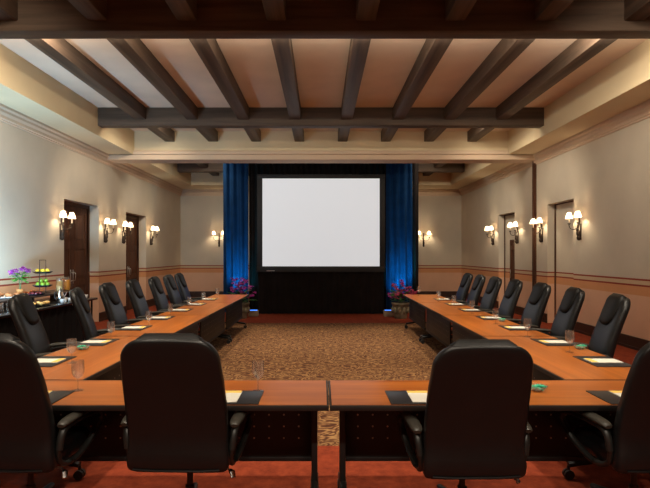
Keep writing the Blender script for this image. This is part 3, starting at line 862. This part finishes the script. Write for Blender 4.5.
# platters and trays
def platter(name, label, cat, x, y, z, rx, ry, mat, foods, group='serving platters on the buffet'):
    t = thing(name, label, cat, (x, y, z), 0, group)
    bm = B()
    rings = []
    for k, zz in ((.70, 0), (.75, .004), (1.0, .022), (.985, .026), (.74, .010), (.70, .010)):
        rings.append([(rx*k*math.cos(2*PI*i/32), ry*k*math.sin(2*PI*i/32), zz) for i in range(32)])
    loft(bm, rings); obj('plate', bm, mat, t, sharp=60)
    for fname, fm, fn, shape in foods:
        fg = random.Random(len(label))
        used = []
        md = {'slice': .112, 'roll': .102, 'berry': .047}[shape]
        for k in range(fn):
            for _try in range(60):
                a = fg.uniform(0, 2*PI); rr = math.sqrt(fg.random())*.72
                q = (rx*rr*math.cos(a), ry*rr*math.sin(a))
                if all(math.hypot(q[0]-u[0], q[1]-u[1]) > md for u in used): break
            else: continue
            used.append(q)
            bm = B()
            if shape == 'slice': 
                ball(bm, (0, 0, 0), .055, .035, .016, 10, 6)
            elif shape == 'roll': ball(bm, (0, 0, 0), .05, .036, .03, 10, 6)
            else: ball(bm, (0, 0, 0), .022, .022, .02, 8, 6)
            zz = {'slice': .036, 'roll': .050, 'berry': .033}[shape] 
            o = obj(fname, bm, fm, None, loc=(x+rx*rr*math.cos(a), y+ry*rr*math.sin(a), z+zz), rot=(0, 0, fg.uniform(0, 3)))
            tag(o, {'slice': 'orange fruit slice', 'roll': 'baked roll', 'berry': 'dark red berry'}[shape] + ' on the ' + label.split(' on the ')[0].split(' at the ')[0].split(' near ')[0], fname.replace('_', ' '), fname.replace('_', ' ') + ' pieces on the ' + label.split(' of ')[0])
    return t
platter('platter', 'dark platter of orange fruit slices on the buffet riser', 'platter', -5.2, 9.66, RZ, .10, .12, 'dark_china', [('fruit_slice', 'orange_food', 6, 'slice')])
platter('serving_platter', 'long white platter of orange slices on the buffet beside the flower pot', 'platter', -5.20, 9.24, RZ, .12, .17, 'white_china', [('fruit_slice', 'orange_food', 9, 'slice')])
platter('serving_platter', 'white platter of brown bread rolls at the left end of the buffet', 'platter', -5.06, 8.55, RZ, .19, .30, 'white_china', [('bread_roll', 'bread', 14, 'roll')])
platter('serving_platter', 'dark blue platter of dark berries on the buffet below the orange slices', 'platter', -4.92, 9.15, RZ, .13, .24, 'dark_china', [('berry', 'berry', 12, 'berry')])
platter('serving_platter', 'black platter of golden pastries near the front edge of the buffet', 'platter', -4.62, 8.72, BZ, .13, .26, 'black_china', [('pastry', 'pastry', 11, 'roll')])
# juice pitchers
def pitcher(x, y, z, label, mat):
    t = thing('juice_pitcher', label, 'pitcher', (x, y, z), 0, 'juice pitchers on the buffet')
    bm = B(); lathe(bm, [(.055, 0), (.062, .004), (.068, .12), (.058, .21), (.062, .26), (.060, .26), (.055, .21), (.064, .12), (.057, .008)], 22); obj('jug', bm, 'glass', t, sharp=60)
    bm = B(); lathe(bm, [(.055, .009), (.062, .12), (.054, .205)], 22); obj('juice', bm, mat, t, sharp=60)
    bm = B(); tube(bm, spline([(.058, 0, .19), (.11, 0, .18), (.115, 0, .10), (.066, 0, .06)], 5), .007, 8); obj('handle', bm, 'glass', t)
pitcher(-4.95, 10.04, RZ, 'glass pitcher of pale juice, left one beside the fruit stand', 'lemonade')
pitcher(-4.98, 10.40, RZ, 'glass pitcher of orange juice nearest the panelled door', 'juice')
# chrome pots, cups, chafing dish, water glasses
t = thing('coffee_pot', 'polished steel coffee pot on the buffet below the pitchers', 'coffee pot', (-4.62, 9.40, BZ))
bm = B(); lathe(bm, [(.05, 0), (.065, .01), (.068, .10), (.045, .18), (.04, .20), (.042, .21)], 20); obj('body', bm, 'chrome', t, sharp=60)
bm = B(); lathe(bm, [(.042, .21), (.03, .225), (.008, .232), (.010, .25), (.001, .255)], 16); obj('lid', bm, 'chrome', t, sharp=60)
bm = B(); tube(bm, spline([(-.04, 0, .18), (-.10, 0, .17), (-.10, 0, .08), (-.065, 0, .05)], 5), .008, 8); obj('handle', bm, 'plastic', t)
bm = B(); tube(bm, [(.06, 0, .09), (.10, 0, .15), (.12, 0, .185)], [.016, .012, .009], 8); obj('spout', bm, 'chrome', t)
cup0 = None
for k, (x, y) in enumerate(((-4.52, 9.26), (-4.53, 9.56), (-4.65, 9.64), (-4.53, 9.74), (-4.56, 10.28), (-4.68, 10.38))):
    lab = 'white coffee cup, %s counting from the left along the buffet front' % ORD[k]
    if cup0 is None:
        cup0 = thing('coffee_cup', lab, 'cup', (x, y, BZ), 0, 'coffee cups along the buffet front')
        bm = B(); lathe(bm, [(.022, 0), (.028, .004), (.038, .045), (.041, .07), (.039, .07), (.035, .045), (.024, .008)], 18); obj('bowl', bm, 'white_china', cup0, sharp=60)
        bm = B(); tube(bm, spline([(.038, 0, .058), (.06, 0, .055), (.058, 0, .028), (.034, 0, .02)], 4), .004, 6); obj('handle', bm, 'white_china', cup0)
    else: dup(cup0, (x, y, BZ), k*.7, lab)
g0 = None
for k, (x, y) in enumerate(((-4.55, 7.98), (-4.66, 7.90), (-4.55, 7.82), (-4.66, 8.04), (-4.68, 7.76))):
    lab = 'clear straight water glass, %s in the cluster at the left end of the buffet' % ORD[k]
    if g0 is None:
        bm = B(); lathe(bm, [(.03, 0), (.034, .13), (.032, .13), (.028, .006)], 18)
        g0 = tag(obj('water_glass', bm, 'glass', None, loc=(x, y, BZ), sharp=60), lab, 'glass', 'water glasses on the buffet')
    else: dup(g0, (x, y, BZ), 0, lab)

# ------------------------------------------------------------------ light
def spot(x, y, z, tx, ty, tz, e, ang, col=(1, .80, .58), blend=.5, r=.06):
    ld = bpy.data.lights.new('room_or_fill_spot', 'SPOT'); ld.energy = e; ld.color = col; ld.spot_size = math.radians(ang); ld.spot_blend = blend; ld.shadow_soft_size = r  # also used for added fill spots that are no real fixtures
    o = bpy.data.objects.new('room_or_fill_spot', ld); C.objects.link(o); o.location = (x, y, z)
    o.rotation_euler = (Vector((tx, ty, tz)) - Vector((x, y, z))).to_track_quat('-Z', 'Y').to_euler()
    return o
WARM = (1, .86, .68)
for x in (-2.18, 0, 2.18):
    spot(x, -1.0, 4.6, x, .5, 0, 320, 120, WARM)
    spot(x, 3.0, 4.6, x, 3.9, 0, 330, 70, WARM, .8)
for x in (-1.09, 1.09, -2.18, 2.18):
    e = 1.0 if abs(x) < 2 else .8
    spot(x, 5.2, 4.6, x*1.05, 5.3, 0, 380*e, 62, WARM, .8)
    spot(x, 6.85, 4.62, x*1.1, 8.0, 0, 500*e, 62, WARM, .8)
    spot(x, 11.6, 4.62, x*1.1, 10.3, 0, 500*e, 62, WARM, .8)
# added fill spots, unseen among the timbers, that brighten the walls
for sgn in (-1, 1):
    spot(sgn*3.27, 4.8, 4.60, sgn*5.46, 7.0, 2.4, 170, 130, WARM, 1, .15)
    spot(sgn*3.27, 6.85, 4.60, sgn*5.46, 9.2, 2.4, 190, 130, WARM, 1, .15)
    spot(sgn*3.27, 11.6, 4.60, sgn*5.46, 13.0, 2.4, 150, 130, WARM, 1, .15)
    spot(sgn*3.27, 14.05, 4.60, sgn*4.6, 18.5, 1.6, 280, 120, WARM, 1, .15)
# unseen spots added to lift the planters and the buffet
for x in (-2.18, 2.18): spot(x, 11.6, 4.62, x*.95, 13.72, .8, 160, 22, WARM, .8)
spot(-3.27, 6.85, 4.60, -4.9, 9.4, .9, 420, 42, WARM, .9)
# made-up fill strips hidden behind the cross beams, brightening plaster between the joists
def strip(y, z, w, e, ty):
    ld = bpy.data.lights.new('ceiling_fill_strip', 'AREA'); ld.shape = 'RECTANGLE'; ld.size = w; ld.size_y = .05; ld.energy = e; ld.color = (1, .88, .72)
    o = bpy.data.objects.new('ceiling_fill_strip', ld); C.objects.link(o); o.location = (0, y, z)
    o.rotation_euler = Vector((0, ty, .55)).to_track_quat('-Z', 'Y').to_euler()
strip(6.77, 4.45, 9.0, 120, 1.0)
strip(11.52, 4.45, 9.0, 22, .8)
# blue wash on the curtains
for x in (-2.36, 2.28):
    spot(x, 14.55, .12, x, 15.0, 1.5, 420, 46, (.0, .62, 1.0), 1, .04)
for x in (-1.80, 1.80):
    spot(x, 14.15, .18, x*1.22, 15.0, 1.0, 200, 50, (.0, .60, 1.0), .9, .04)
# cool lamp behind the buffet, left of the view
spot(-4.75, 7.2, 1.15, -5.46, 8.4, 2.2, 650, 150, (.42, .72, 1.0), 1, .1)

w = bpy.data.worlds.new('dim_room'); bpy.context.scene.world = w; w.use_nodes = True
w.node_tree.nodes['Background'].inputs['Color'].default_value = (.9, .75, .6, 1)
w.node_tree.nodes['Background'].inputs['Strength'].default_value = .02

# ------------------------------------------------------------------ camera
cd = bpy.data.cameras.new('camera'); cam = bpy.data.objects.new('camera', cd); C.objects.link(cam)
cam.location = (0, 0, 1.65); cam.rotation_euler = (PI/2, 0, 0)
cd.sensor_width = 36; cd.lens = 530/650*36
cd.shift_x = (325-321)/650; cd.shift_y = (254.5-244)/650
cd.clip_start = .05
S = bpy.context.scene; S.camera = cam
S.view_settings.view_transform = 'Standard'; S.view_settings.look = 'None'; S.view_settings.gamma = 1
S.view_settings.use_curve_mapping = False; S.view_settings.exposure = 0
